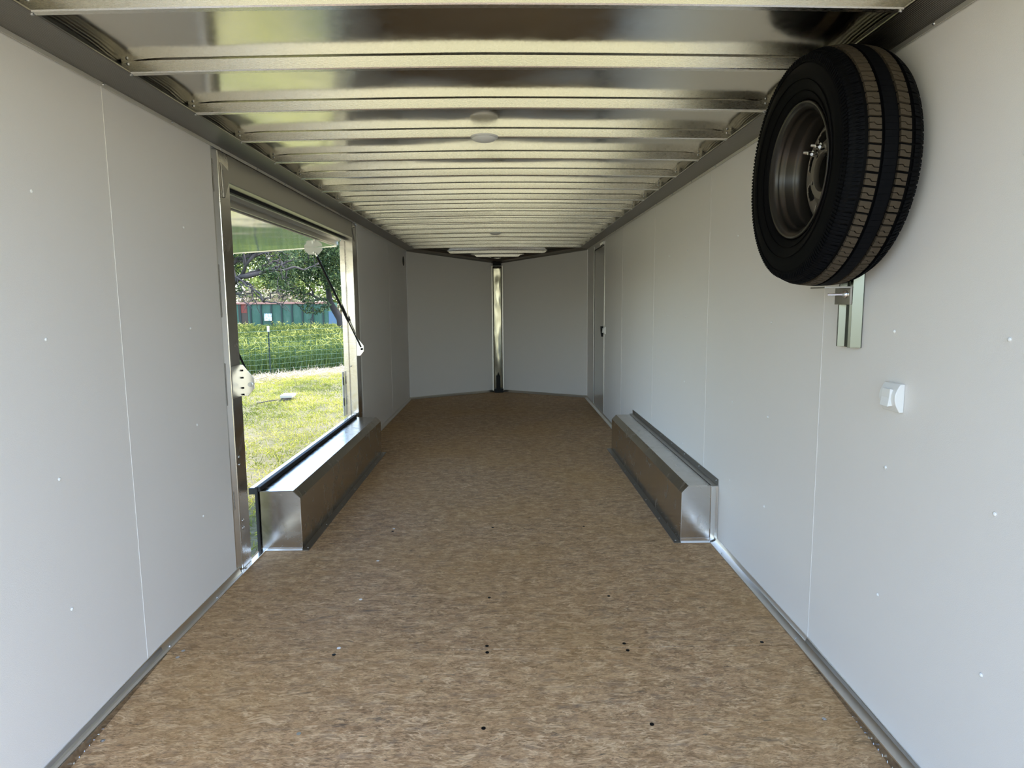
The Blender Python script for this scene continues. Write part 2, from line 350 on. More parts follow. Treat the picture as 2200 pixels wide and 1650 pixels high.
# bow geometry
def nose_half(y): return 1.125*max(0, (YA-y)/(YA-YN)) if y > YN else 1.125
ordn = ['first', 'second', 'third', 'fourth', 'fifth', 'sixth', 'seventh', 'eighth', 'ninth', 'tenth', 'eleventh', 'twelfth', 'thirteenth', 'fourteenth', 'fifteenth', 'sixteenth', 'seventeenth', 'eighteenth', 'nineteenth', 'twentieth']
bowobj = {}
for k, y in enumerate(BOWS):
    if k < 3: continue
    k -= 2
    hw = min(1.045, nose_half(y)-.055) if y > 8.2 else 1.04
    hw = max(hw, .085)
    bm = bmesh.new(); secs = []; n = 24 if hw > .5 else 10
    for i in range(n+1):
        x = X0-hw+2*hw*i/n; e = min(1, min(i, n-i)/1.0) if y > 8.2 else 1
        zt = skinz(x, y)-.0035; zb = zt-.034
        if y > 8.2 and (i == 0 or i == n): zb = zt-.012
        secs.append([(x, y, zt), (x, y, zb+.003), (x, y+.003, zb), (x, y+.022, zb), (x, y+.025, zb+.003), (x, y+.025, zt)])
    sweep(bm, secs)
    o = obj('roof_bow', bm, M['bow'], origin=(X0, y, skinz(X0, y)-.0375), smooth=True)
    bowobj[k] = o
    if y < 8.2:
        lab = 'bare aluminium crossbar under the roof, %s from the rear opening' % ordn[k-1] if k > 1 else 'bare aluminium crossbar along the very top edge of the photo, nearest the camera'
    else:
        lab = {18: 'short aluminium crossbar in the pointed nose, widest of the three there', 19: 'short aluminium crossbar, middle one of the three in the pointed nose', 20: 'tiny aluminium crossbar directly above the nose corner post'}[k]
    tag(o, lab, 'roof beam', 'aluminium crossbars under the roof sheet')
    if y < 5.2:
        for s, xe in ((-1, XL+.103), (1, XR-.103)):
            rivet(o, (xe, y+.012, crown(xe)-.038), (0, 0, -1), .005, .004)
            rivet(o, (xe-s*-.0-s*.0, y, crown(xe)-.012), (0, -1, 0), .005, .004)
# top rails
def rail(nm, a, b_, inn, z0a, z0b, mname='rail'):
    """a,b_: wall points; inn: inward unit normals (ax,ay),(bx,by) times width"""
    secs = []
    for p, q, zz in ((a, inn[0], z0a), (b_, inn[1], z0b)):
        def P(f, z): return (p[0]+q[0]*f, p[1]+q[1]*f, zz+z)
        secs.append([P(0, 0), P(.05, -.002), P(.05, .010), P(.10, .010), P(.96, .024), P(1.0, .026), P(1.0, .030), P(.92, .031), P(.66, .062), P(0, .068)])
    bm = bmesh.new(); sweep(bm, secs)
    return tag(obj(nm, bm, M[mname]), kind='structure')
r1 = rail('trim_1', (XL, YB), (XL, YN), ((.108, 0), (.108, .0)), 1.850, 1.850)
r2 = rail('trim_2', (XR, YB), (XR, YN), ((-.100, 0), (-.100, 0)), 1.850, 1.850)
rail('trim_3', (XL, YN), (X0, YA), ((.108, -.02), (0, -.11)), 1.850, 1.732)
rail('trim_4', (XR, YN), (X0, YA), ((-.100, -.02), (0, -.11)), 1.850, 1.732)
for rr, x, s_ in ((r1, XL, 1), (r2, XR, -1)):
    obj('lower_lip', B((*sorted((x+s_*.0055, x+s_*.0075)), YB, YN, 1.847, 1.8595)), M['satin'], rr)
y = 1.645
while y < 6.2:
    rivet(r1, (XL+.0075, y, 1.854), (1, 0, -.2), .0045, .004); rivet(r2, (XR-.0075, y, 1.854), (-1, 0, -.2), .0045, .004); y += .4064
# baseboards
def base_tr(nm, pts, rivs=()):
    """pts: list of (x,y,ztop,zbot,dirx,diry,foot)"""
    bm = bmesh.new()
    secs = []
    for x, y, zt, zb, dx, dy, ft in pts:
        prof = [(0, zt), (.003, zt), (.0035, zt-.004), (.009, zb+.013), (ft*.6, zb+.007), (ft, zb+.0045), (ft, zb), (0, zb)]
        secs.append([(x+dx*f, y+dy*f, z) for f, z in prof])
    sweep(bm, secs); return tag(obj(nm, bm, M['alu'], smooth=True), kind='structure')
bl = base_tr('baseboard_left', [(XL, YB, .032-.030*(YS-YB), -.010*(YS-YB), 1, 0, .020), (XL, YS, .032, 0, 1, 0, .020), (XL, 2.80, .032, 0, 1, 0, .020)])
tag(base_tr('baseboard_left', [(XL, 5.40, .03, 0, 1, 0, .020), (XL, YN, .03, 0, 1, 0, .020)]), kind='structure')
br = base_tr('baseboard_right', [(XR, YB, .029-.030*(YS-YB), -.014*(YS-YB), -1, 0, .034), (XR, YS, .029, 0, -1, 0, .036), (XR, 3.10, .029, 0, -1, 0, .034)])
tag(base_tr('baseboard_right', [(XR, 5.22, .029, 0, -1, 0, .034), (XR, YN, .029, 0, -1, 0, .034)]), kind='structure')
base_tr('baseboard_front_left', [(XL, YN, .03, 0, .5, -.8, .02), (X0, YA, .03, 0, 0, -1, .02)])
base_tr('baseboard_front_right', [(XR, YN, .03, 0, -.5, -.8, .02), (X0, YA, .03, 0, 0, -1, .02)])
for y in (1.78, 2.17, 2.55): rivet(bl, (XL+.012, y, .008-(.06*(YS-y) if y < YS else 0)), (.8, 0, .6), .005, .004)
for y in (1.72, 2.16, 2.95):
    for f in (.012, .028): rivet(br, (XR-f, y, .008-(.058*(YS-y) if y < YS else 0)), (-.6, 0, .8), .004, .003)
# tread plate filler under the trims of the sloping tail
for nm, x0, x1 in (('trim_5', XL+.019, XL+.022), ('trim_6', XR-.034, XR-.031)):
    bm = bmesh.new(); prism(bm, [(YB, -.15), (YS, -.03), (YS, .001), (YB, -.008*(YS-YB))], x0, x1, 'x')
    sx = 1 if x0 < 0 else -1; xf = x1 if sx > 0 else x0; yy = YB+.02
    while yy < YS-.01:      # raised diamond bars of the tread plate
        zt_ = -.02-.045*(YS-yy); q = [(yy, zt_-.012), (yy+.005, zt_-.014), (yy+.017, zt_+.010), (yy+.012, zt_+.012)]
        prism(bm, q, *sorted((xf, xf+sx*.0015)), 'x'); yy += .022
    f = tag(obj(nm, bm, M['tread']), kind='structure')
# rear ramp door lying open
bm = bmesh.new(); prism(bm, [(YB, -.13), (YB, -.16), (-1.45, -.55), (-1.45, -.51)], XL+.02, XR-.02, 'x')
tag(obj('door_3', bm, M['osb']), kind='structure')
# rear frame
tag(obj('trim_7', B((XL-TO, XL, YB-.06, YB-.002, -.20, 1.95), (XR, XR+TO, YB-.06, YB-.002, -.20, 1.95), (XL-TO, XR+TO, YB-.06, YB-.002, 1.93, 2.0)), M['alu']), kind='structure')

# ---------------------------------------------------------------- escape door opening, left wall
fr = thing('trim_8', (XL, 4.1, 0), kind='structure')
bm = bmesh.new(); prism(bm, [(XL-.004, 2.783), (XL-.001, 2.790), (XL-.016, 2.800), (XL-.019, 2.826), (XL-.002, 2.842), (XL-.07, 2.842), (XL-.07, 2.783)], .02, 1.8495, 'z')
obj('jamb_channel', bm, M['alu'], fr)
obj('backing', B((XL-.068, XL-.006, 2.79, 5.46, 1.8505, 1.93)), M['darkalu'], fr)
obj('jamb_tube', B((XL-.058, XL+.002, 2.843, 2.948, .006, 1.849)), M['box'], fr, bevel=.004)
obj('jamb_tube', B((XL-.095, XL+.002, 5.285, 5.40, .0, 1.849)), M['box'], fr, bevel=.004)
obj('jamb_rail', B((XL-.100, XL-.060, 5.265, 5.2845, .28, 1.70)), M['box'], fr, bevel=.002)
obj('rubber_strip', B((XL-.02, XL-.002, 5.401, 5.425, .02, 1.845)), M['rubber'], fr)
obj('jamb_channel', B((XL-.05, XL-.002, 5.426, 5.468, .02, 1.845)), M['wall'], fr)
obj('header', B((XL-.05, XL+.001, 2.949, 5.284, 1.727, 1.8498)), M['darkalu'], fr, bevel=.004)
obj('rubber_strip', B((XL-.068, XL-.0505, 2.949, 5.284, 1.712, 1.76)), M['rubber'], fr)
bm = bmesh.new(); prism(bm, [(XL-.069, 1.74), (XL-.069, 1.722), (XL-.095, 1.716), (XL-.10, 1.700), (XL-.112, 1.698), (XL-.112, 1.668), (XL-.128, 1.668), (XL-.128, 1.74)], 2.949, 5.284); obj('header_channel', bm, M['alu'], fr)
bm = bmesh.new(); prism(bm, [(2.862, 1.80), (2.945, 1.775), (2.945, 1.75), (2.885, 1.655), (2.868, 1.655)], XL+.002, XL+.007, 'x'); obj('gusset_plate', bm, M['darkalu'], fr, bevel=.002)
bm = bmesh.new(); prism(bm, [(5.27, 1.80), (5.37, 1.82), (5.37, 1.79), (5.34, 1.70), (5.30, 1.76)], XL+.002, XL+.007, 'x'); obj('gusset_plate', bm, M['darkalu'], fr, bevel=.002)
def weld(y, z0, z1, x=XL-.001):
    bm = bmesh.new(); z = z0
    while z < z1: dome(bm, (x, y+random.uniform(-.0006, .0006), z), .0045, .0035, (1, 0, .1), 7, 2); z += .0055
    return obj('weld_bead', bm, M['darkalu'], fr, smooth='all')
weld(2.792, 1.67, 1.80); weld(2.792, 1.15, 1.37); weld(2.792, .77, .95); weld(2.872, 1.66, 1.77, XL+.007); weld(2.80, .30, .38)
for z in (.52, .485, .225, .19):
    bm = bmesh.new(); dome(bm, (XL+.002, 2.872, z), .009, .005, (1, 0, 0), 12, 4); obj('bolt_head', bm, M['screw'], fr, smooth='all')
for z in (1.10, .70): 
    bm = bmesh.new(); dome(bm, (XL-.05, 5.2645, z), .005, .003, (0, -1, 0), 10, 3); obj('bolt_head', bm, M['screw'], fr, smooth='all')
# hinge flange and strut plates on the jambs
def strut_plate(y, s):
    bm = bmesh.new()
    prism(bm, [(XL+.0025, .929), (XL+.012, .929), (XL+.060, .868), (XL+.060, .822), (XL+.030, .785), (XL+.0025, .785)], y, y+.003, 'y')
    o = obj('strut_plate', bm, M['bright'], fr, bevel=.001)
    return o
p1 = strut_plate(2.949, 1)
obj('plate_flange', B((XL+.0021, XL+.005, 2.845, 2.9515, .787, .931)), M['alu'], p1)
for z in (.905, .872, .825, .795): obj('slot', B((XL+.004, XL+.013, 2.9480, 2.9489, z-.006, z+.002)), M['black'], p1)
bm = bmesh.new(); cyl(bm, (XL+.042, 2.945, .838), (XL+.042, 2.949, .838), .011, 14); box(bm, XL+.034, XL+.050, 2.9442, 2.9452, .8365, .8395); obj('bolt_head', bm, M['screw'], p1)
p2 = strut_plate(5.281, -1)
# far jamb latch hinge strip
obj('hinge_strip', B((XL-.105, XL-.101, 5.20, 5.262, .30, .66)), M['white'], fr)
for z in (.585, .415): obj('slot', B((XL-.1008, XL-.0995, 5.205, 5.235, z-.032, z+.032)), M['black'], fr)
# sill
fs = tag(obj('trim_9', B((XL-.004, XL+.022, 2.80, 3.085, .0005, .006)), M['bright'], bevel=.001), kind='structure')
obj('bolt_head', B((XL+.004, XL+.014, 2.85, 2.862, .006, .0085)), M['darkalu'], fs)
# escape door panel, raised
import math as _m
def dz(x): return 1.664+.060*(x+1.21)
dr = thing('door_2', (XL-.13, 4.1, 1.66), kind='structure')
bm = bmesh.new(); prism(bm, [(XL-.13, dz(XL-.13)), (-2.62, dz(-2.62)), (-2.62, dz(-2.62)+.038), (XL-.13, dz(XL-.13)+.038)], 2.96, 5.25); obj('door_sheet', bm, M['doorskin'], dr)
bm = bmesh.new(); prism(bm, [(XL-.12, dz(XL-.12)-.004), (-2.64, dz(-2.64)-.004), (-2.64, dz(-2.64)+.045), (XL-.12, dz(XL-.12)+.045)], 5.2505, 5.262); obj('door_edge', bm, M['bright'], dr)
for yy, ym in ((5.215, -1), (2.995, 1)):
    zc = dz(-1.49)
    bm = bmesh.new(); prism(bm, [(-1.56, zc-.001), (-1.42, zc-.001), (-1.42, zc-.020), (-1.452, zc-.055), (-1.53, zc-.055), (-1.56, zc-.022)], yy, yy+.003); pb = obj('door_bracket', bm, M['white'], dr)
    bm = bmesh.new(); cyl(bm, (-1.49, yy-.005, zc-.040), (-1.49, yy, zc-.040), .008, 10); obj('bolt_head', bm, M['screw'], pb)
for ylo, yhi, who in ((5.274, 5.208, 'black gas strut holding the raised side door, from far door jamb up to it'), (2.965, 3.005, 'black gas strut mostly hidden behind the near door jamb beside the plate')):
    g0 = Vector((XL+.045, ylo, .84)); g1 = Vector((-1.475, yhi, dz(-1.475)-.045)); dv = (g1-g0)
    st = thing('gas_strut', g0, who, 'gas strut', 'gas struts of the raised side door')
    bm = bmesh.new(); cyl(bm, g0+dv*.30, g1-dv*.035, .0095, 12); obj('strut_cylinder', bm, M['black'], st, smooth=True)
    bm = bmesh.new(); cyl(bm, g0+dv*.02, g0+dv*.30, .005, 10); obj('strut_rod', bm, M['black'], st, smooth=True)
    bm = bmesh.new(); cyl(bm, g1-dv*.035, g1, .0075, 10); obj('strut_end', bm, M['bright'], st, smooth=True)
    bm = bmesh.new(); cyl(bm, g0-Vector((.0, .006, 0)), g0+Vector((0, .006, 0)), .009, 12); obj('strut_end', bm, M['black'], st, smooth=True)

# ---------------------------------------------------------------- wheel boxes
def wheel_box(side, y0, y1, xw, xi, zt, label):
    s = -1 if side == 'l' else 1          # outward direction
    t_ = thing('wheel_box', ((xw+xi)/2, (y0+y1)/2, 0), label, 'wheel box', 'aluminium wheel boxes')
    ch = .016
    bm = bmesh.new()
    prism(bm, [(xw-s*.001, .004), (xw-s*.001, zt), (xi+s*.034, zt), (xi, zt-.036), (xi, .004)], y0+.0025, y1)
    obj('body', bm, M['box'], t_)
    bm = bmesh.new()
    prism(bm, [(xw-s*.003, .004), (xw-s*.003, zt-.002), (xi+s*.035, zt-.002), (xi+s*.0015, zt-.037), (xi+s*.0015, .004)], y0, y0+.002)
    obj('end_plate', bm, M['box'], t_, bevel=.0005)
    # welded bead along the near edge
    bm = bmesh.new(); tube(bm, [(xi+s*.001, y0+.001, .01), (xi+s*.001, y0+.001, zt-.037), (xi+s*.035, y0+.001, zt-.001), (xw-s*.05, y0+.001, zt-.001)], .0022, 6)
    obj('weld_bead', bm, M['bright'], t_)
    # floor flange
    bm = bmesh.new(); box(bm, *sorted((xi-s*.0005, xi-s*.034)), y0-.012, y1+.03, .0005, .003)
    fl = obj('floor_flange', bm, M['darkalu'], t_)
    n = 7
    for i in range(n):
        bm = bmesh.new(); y = y0+.02+(y1-y0-.04)*i/(n-1); dome(bm, (xi-s*.02, y, .003), .0045, .003, (0, 0, 1), 8, 3); obj('rivet', bm, M['screw'], fl, smooth='all')
    bm = bmesh.new(); box(bm, *sorted((xi, xw-s*.004)), y0-.016, y0-.0005, .0005, .003); box(bm, *sorted((xi, xw-s*.004)), y0-.003, y0-.0005, .003, .022 if s > 0 else .012)
    obj('end_flange', bm, M['bright'], t_)
    return t_, s
wb, s = wheel_box('l', 3.085, 5.17, XL, -1.0, .298, 'bare aluminium wheel box on the floor under the open side door, left')
obj('bulb_seal', B((XL-.014, XL+.010, 3.075, 5.17, .2985, .322)), M['rubber'], wb, bevel=.003)
obj('bulb_seal', B((XL-.016, XL-.003, 3.070, 3.083, -.005, .322)), M['rubber'], wb, bevel=.002)
ow = tag(obj('trim_10', B((XL-.050, XL-.0165, 3.098, 5.264, .285, .312), (XL-.020, XL-.0165, 3.098, 5.264, -.05, .285)), M['bright'], bevel=.001), kind='structure')
obj('end_cap', B((XL-.050, XL-.0165, 3.084, 3.097, .283, .313)), M['rubber'], ow)
wb, s = wheel_box('r', 3.12, 5.21, XR, .875, .290, 'bare aluminium wheel box against the white right wall')
bm = bmesh.new(); prism(bm, [(XR-.0005, .292), (XR-.030, .2905), (XR-.032, .2925), (XR-.004, .296), (XR-.003, .326), (XR-.0005, .326)], 3.10, 5.23)
wf = obj('wall_flange', bm, M['darkalu'], wb)
for i in range(8):
    bm = bmesh.new(); dome(bm, (XR-.003, 3.13+i*.285, .314), .004, .003, (-1, 0, .1), 8, 3); obj('rivet', bm, M['screw'], wf, smooth='all')
obj('corner_trim', B((XR-.032, XR-.001, 3.112, 3.1195, .005, .290), (XR-.004, XR-.001, 3.095, 3.112, .005, .292)), M['bright'], wb, bevel=.001)

# ---------------------------------------------------------------- side door in the right wall
d1_ = thing('door_1', (XR, 7.2, 0), kind='structure')
obj('door_panel', B((XR+.001, XR+.011, 6.84, 7.53, .01, 1.785)), M['doorpanel'], d1_)
obj('gasket', B((XR-.001, XR+.009, 6.818, 6.838, .0, 1.795), (XR-.001, XR+.009, 7.532, 7.56, .0, 1.795), (XR-.001, XR+.009, 6.84, 7.53, 1.786, 1.798)), M['black'], d1_)
obj('door_frame', B((XR-.006, XR+.004, 7.562, 7.60, .0, 1.83), (XR-.004, XR+.004, 6.795, 6.816, 0, 1.83)), M['alu'], d1_, bevel=.001)
obj('closer_bracket', B((XR-.018, XR-.004, 6.83, 7.02, 1.80, 1.825)), M['bright'], d1_)
bm = bmesh.new(); prism(bm, [(6.86, .95), (6.93, .95), (6.93, .90), (6.86, .84)], XR-.022, XR-.001, 'x'); obj('latch', bm, M['black'], d1_, bevel=.002)
def switch(y0, y1, zc, label):
    sw = thing('light_switch', (XR, (y0+y1)/2, zc-.04), label, 'light switch', 'white light switches on the right wall')
    h = .038; n = 12
    def prof(dep, hh): return [(XR-.0005, zc-hh)]+[(XR-.012-dep*math.sin(math.pi*i/n), zc-hh+2*hh*i/n) for i in range(n+1)]+[(XR-.0005, zc+hh)]
    bm = bmesh.new(); prism(bm, prof(.014, h), y0, y1); obj('housing', bm, M['white'], sw, smooth=True, bevel=.0015)
    bm = bmesh.new(); a = .75
    bm2 = [(XR-.020, zc-.022), (XR-.034, zc-.024), (XR-.030, zc+.0), (XR-.029, zc+.024), (XR-.020, zc+.022)]
    prism(bm, bm2, y0+.018, y1-.018); obj('rocker', bm, M['white'], sw, bevel=.0015)
switch(1.675, 1.748, .936, 'white rocker light switch on the near right wall below the spare wheel')
switch(6.69, 6.76, .912, 'small white light switch beside the black latch of the far side door')

# ---------------------------------------------------------------- nose corner post
YP = YA-.055
cp = thing('corner_post', (X0-.01, YP, 0), 'mirror-bright vertical aluminium post covering the corner of the nose', 'post')
bm = bmesh.new(); secs = []
for j in range(60):
    z = .02+1.67*j/59; row = []
    for i in range(9):
        u = i/8; x = X0-.068+.121*u
        dd = .006*noise.noise(Vector((x*7, z*2.6, 3.3)))+.0035*noise.noise(Vector((x*14, z*7, 1.3)))
        row.append((x, YP-.004*math.sin(math.pi*u)+dd*math.sin(math.pi*u), z))
    secs.append(row+[(X0+.053, YP+.03, z), (X0-.068, YP+.03, z)])
sweep(bm, secs); obj('cover_sheet', bm, mat('polished_aluminium', (.34, .33, .26), .16, 1), cp, smooth='all')
obj('edge_strip', B((X0-.084, X0-.069, YP-.004, YP+.03, .02, 1.70)), M['darkalu'], cp)
obj('edge_strip', B((X0+.054, X0+.069, YP-.004, YP+.03, .02, 1.70)), M['darkalu'], cp)
obj('cap', B((X0-.062, X0+.045, YP-.016, YP+.02, 1.705, 1.745)), M['black'], cp)
jb = thing('junction_box', (X0+.0, YP-.03, 0), 'black upright electrical box at the foot of the nose corner post', 'electrical box')
obj('housing', B((X0-.035, X0+.022, YP-.075, YP-.025, .02, .235)), M['black'], jb, bevel=.006)
obj('base', B((X0-.06, X0+.062, YP-.085, YP-.017, .0, .05)), M['black'], jb, bevel=.004)
bm = bmesh.new(); cyl(bm, (X0-.006, YP-.05, .235), (X0-.006, YP-.05, .262), .01, 10); obj('cable_gland', bm, M['black'], jb)

# ---------------------------------------------------------------- dome lights
def dome_light(k, label, dy=-.012):
    y = BOWS[k]+dy; z = skinz(X0, BOWS[k])-.0385
    dl = thing('dome_light', (X0, y, z), label, 'ceiling light', 'round white dome lights under the roof')
    bm = bmesh.new(); cyl(bm, (X0, y, z), (X0, y, z-.006), .058, 40, .057); obj('rim', bm, M['white'], dl, smooth=True)
    bm = bmesh.new(); dome(bm, (X0, y, z-.006), .052, .016, (0, 0, -1), 40, 6); obj('lens', bm, M['white'], dl, smooth='all')
dome_light(6, 'larger looking round white dome light under the roof, nearer the camera')
dome_light(15, 'small far round white dome light under the roof towards the nose', 0.0)

# ---------------------------------------------------------------- spare wheel
TX, TY, TZ, TR, TW = .928, 1.918, 1.563, .326, .1015
sw = thing('spare_wheel', (TX, TY, TZ-TR), 'black spare tyre on a grey steel wheel hung high on the right wall', 'spare wheel')
W = TW
prof = [(-.70, .575), (-.82, .60), (-.885, .64), (-.94, .70), (-.985, .745), (-1.0, .79), (-.985, .83), (-.955, .862), (-.952, .868), (-.93, .874), (-.915, .905), (-.86, .938), (-.78, .955), (-.50, .968), (0, .975), (.50, .968), (.78, .955), (.86, .938), (.93, .874), (1.0, .79), (.94, .70), (.82, .60), (.70, .575), (0, .56)]
bm = bmesh.new(); lathe_x(bm, [(TX+a*W, r*TR) for a, r in prof], TY, TZ, 120)
tire = obj('tire', bm, M['tire'], sw, smooth='all')
# thin moulded rings on the sidewall
for rr, xx in ((.655, -.905), (.745, -.990), (.885, -.930)):
    bm = bmesh.new(); lathe_x(bm, [(TX+xx*W-.001, rr*TR-.0015), (TX+xx*W-.003, rr*TR), (TX+xx*W-.001, rr*TR+.0015), (TX+xx*W+.002, rr*TR)], TY, TZ, 120); obj('sidewall_ring', bm, M['tire'], tire, smooth='all')
def crownr(a):      # tread radius at relative half width a
    a = abs(a); return TR*(1-.012*(a/.5)**2 if a < .55 else 1-.0145-.055*((a-.55)/.35)**1.6)
def blockmesh(bm, cells, depth):
    """cells: polygons of (a, theta)"""
    for poly in cells:
        tp = [bm.verts.new((TX+a*W, TY+crownr(a)*math.cos(th), TZ+crownr(a)*math.sin(th))) for a, th in poly]
        bt = [bm.verts.new((TX+a*W, TY+(crownr(a)-depth)*math.cos(th), TZ+(crownr(a)-depth)*math.sin(th))) for a, th in poly]
        bm.faces.new(tp)
        for i in range(len(poly)):
            j = (i+1) % len(poly); bm.faces.new((tp[i], tp[j], bt[j], bt[i]))
NB = 62
for a0, a1 in ((-.50, -.23), (.23, .50)):
    cells = []
    for k in range(NB):
        p = 2*math.pi/NB; th = k*p; m_ = (a0+a1)/2; sk = .10*p
        z1, z2 = th+.44*p, th+.50*p
        cells.append([(a0, th+.0*p), (a1, th+sk), (a1, z1+.14*p), (m_+.03, z1+.12*p), (m_-.03, z1-.06*p), (a0, z1-.06*p)])
        cells.append([(a0, z2-.06*p), (m_-.045, z2-.06*p), (m_+.015, z2+.12*p), (a1, z2+.14*p), (a1, th+.82*p+sk), (a0, th+.82*p)])
    bm = bmesh.new(); blockmesh(bm, cells, .009); obj('tread_rib', bm, M['rib'], tire)
cells = []
for k in range(NB*2):
    p = math.pi/NB; th = k*p
    cells.append([(-.155, th), (-.05, th+.02*p), (.05, th), (.155, th), (.155, th+.97*p), (.06, th+.99*p), (-.05, th+.97*p), (-.155, th+.98*p)])
bm = bmesh.new(); blockmesh(bm, cells, .009); obj('tread_rib', bm, M['shoulder'], tire)
for s_ in (-1, 1):
    cells = []
    for k in range(NB):
        p = 2*math.pi/NB; th = k*p
        for q in range(3):
            t0 = th+(.02+.295*q)*p; t1 = t0+.262*p; i0 = .60 if q % 2 == 0 else .585
            c_ = [(s_*.60, t0), (s_*.74, t0), (s_*.86, t0+.02*p), (s_*.90, t0+.02*p), (s_*.90, t1), (s_*.74, t1), (s_*.60, t1)]
            cells.append(c_ if s_ > 0 else c_[::-1])
    bm = bmesh.new(); blockmesh(bm, cells, .010); obj('shoulder_rib', bm, M['shoulder'], tire)
    if s_ > 0: continue
    bm = bmesh.new()
    for k in range(NB*3):
        th = 2*math.pi*(k+.15)/(NB*3)
        for aa, ra, ab, rb in ((.935, .895, .955, .85),):
            d0 = Vector((0, math.cos(th), math.sin(th))); tg = Vector((0, -math.sin(th), math.cos(th)))*.0028
            A_ = Vector((TX+s_*(.905)*W, TY, TZ))+d0*TR*.930; Bq = Vector((TX+s_*(.96)*W, TY, TZ))+d0*TR*.872
            n_ = Vector((s_*.0025, 0, 0))+d0*.0025
            vs = [bm.verts.new(v) for v in (A_-tg, A_+tg, Bq+tg, Bq-tg, A_-tg+n_, A_+tg+n_, Bq+tg, Bq-tg)]
            bm.faces.new((vs[4], vs[5], vs[2], vs[3])); bm.faces.new((vs[0], vs[4], vs[3])); bm.faces.new((vs[1], vs[2], vs[5])); bm.faces.new((vs[0], vs[1], vs[5], vs[4]))
    obj('shoulder_ridges', bm, M['shoulder'], tire)
# raised marks on the sidewall
def Q(r, a): return (TX-W*1.0-.0005+abs(r-.79)*.1, TY+r*TR*math.cos(a), TZ+r*TR*math.sin(a))
for k in range(46):
    if k % 23 in (9, 10, 11, 20, 21, 22): continue
    th = math.radians(30+k*6.2); hh = random.choice((0, 1, 2)); bm = bmesh.new()
    pts = [(.765, th), (.765, th+.055), (.781, th+.055), (.781, th+.014), (.809, th+.014), (.809, th+.055), (.825, th+.055), (.825, th)]
    if hh == 0: pts = [(.765, th), (.765, th+.016), (.825, th+.016), (.825, th)]
    if hh == 1: pts = [(.765, th), (.765, th+.014), (.809, th+.014), (.809, th+.055), (.825, th+.055), (.825, th)]
    a_ = [bm.verts.new(Q(r, a)) for r, a in pts]; b_ = [bm.verts.new(Vector(Q(r, a))+Vector((.006, 0, 0))) for r, a in pts]
    bm.faces.new(a_)
    for i in range(len(pts)): bm.faces.new((a_[i], b_[i], b_[(i+1) % len(pts)], a_[(i+1) % len(pts)]))
    obj('moulded_mark', bm, M['tire'], tire)
for k in range(28):
    th = 2*math.pi*k/28+.1; d0 = Vector((0, math.cos(th), math.sin(th))); A_ = Vector((TX-.93*W, TY, TZ))+d0*TR*.89
    bm = bmesh.new(); cyl(bm, A_, A_+d0*.010+Vector((-.003, 0, 0)), .0007, 5); obj('rubber_hair', bm, M['tire'], tire)
# rim
RX = .845
rp = [(RX+.004, .190), (RX-.001, .189), (RX-.002, .185), (RX+.002, .181), (RX+.006, .175), (RX+.010, .168), (RX+.020, .166), (RX+.028, .165), (RX+.032, .161), (RX+.038, .158), (RX+.060, .157), (RX+.066, .153), (RX+.070, .149), (RX+.118, .148), (RX+.122, .152), (RX+.160, .160), (RX+.165, .175), (RX+.168, .175), (RX+.170, .160), (RX+.125, .154), (RX+.070, .155), (RX+.035, .164), (RX+.012, .172)]
bm = bmesh.new(); lathe_x(bm, rp, TY, TZ, 96); rim = obj('rim', bm, M['rim'], sw, smooth='all')
# disc with hand holes and bore
def disc():
    bm = bmesh.new(); NA = 192
    radii = [.0545, .0555, .057, .060, .0625, .065, .0675, .070, .073, .076, .078, .080, .084, .090, .096, .102, .108, .114, .120, .126, .131, .136, .141, .1475]
    def dx(r):
        if r < .055: return RX+.094
        if r < .077: return RX+.078
        if r < .10: return RX+.080+.016*(r-.077)/.023
        if r < .13: return RX+.096-.004*(r-.10)/.03
        return RX+.092+.010*(r-.13)/.0175
    rows = [[bm.verts.new((dx(r), TY+r*math.cos(a), TZ+r*math.sin(a))) for a in [2*math.pi*i/NA for i in range(NA)]] for r in radii]
    for q in range(len(radii)-1):
        rm = (radii[q]+radii[q+1])/2
        for i in range(NA):
            a = 2*math.pi*(i+.5)/NA; hole = False
            for k in range(8):
                da = (a-2*math.pi*(k+.5)/8+math.pi) % (2*math.pi)-math.pi
                if ((da*rm)/.030)**2+((rm-.112)/.017)**2 < 1: hole = True
            for k in range(5):
                da = (a-math.radians(197)-2*math.pi*k/5+math.pi) % (2*math.pi)-math.pi
                if (da*rm)**2+(rm-.0655)**2 < .0062**2: hole = True
            if not hole: bm.faces.new((rows[q][i], rows[q][(i+1) % NA], rows[q+1][(i+1) % NA], rows[q+1][i]))
    o = obj('disc', bm, mat('hub_steel', (.22, .19, .15), .45, .5), rim, smooth=True); s2 = o.modifiers.new('thick', 'SOLIDIFY'); s2.thickness = .004; return o
disc()
# mount on the wall
tm = thing('tire_mount', (XR, 1.95, 1.05), 'aluminium wall channel and shelf bracket under the spare wheel', 'wall bracket')
bm = bmesh.new(); prism(bm, [(XR-.001, 1.893), (XR-.004, 1.893), (XR-.030, 1.903), (XR-.033, 1.913), (XR-.016, 1.922), (XR-.016, 1.962), (XR-.033, 1.972), (XR-.030, 1.984), (XR-.004, 1.992), (XR-.001, 1.992)], 1.055, 1.845, 'z')
obj('channel', bm, mat('extruded_aluminium', (.20, .21, .185), .26, 1), tm, bevel=.0006)
bk = obj('shelf_bracket', B((XR-.042, XR-.036, 1.895, 1.982, 1.182, 1.2295), (XR-.118, XR-.036, 1.895, 1.982, 1.2300, 1.2345)), M['box'], tm)
bm = bmesh.new(); cyl(bm, (XR-.043, 1.92, 1.212), (XR-.088, 1.935, 1.212), .0035, 8); obj('threaded_rod', bm, M['chrome'], bk)
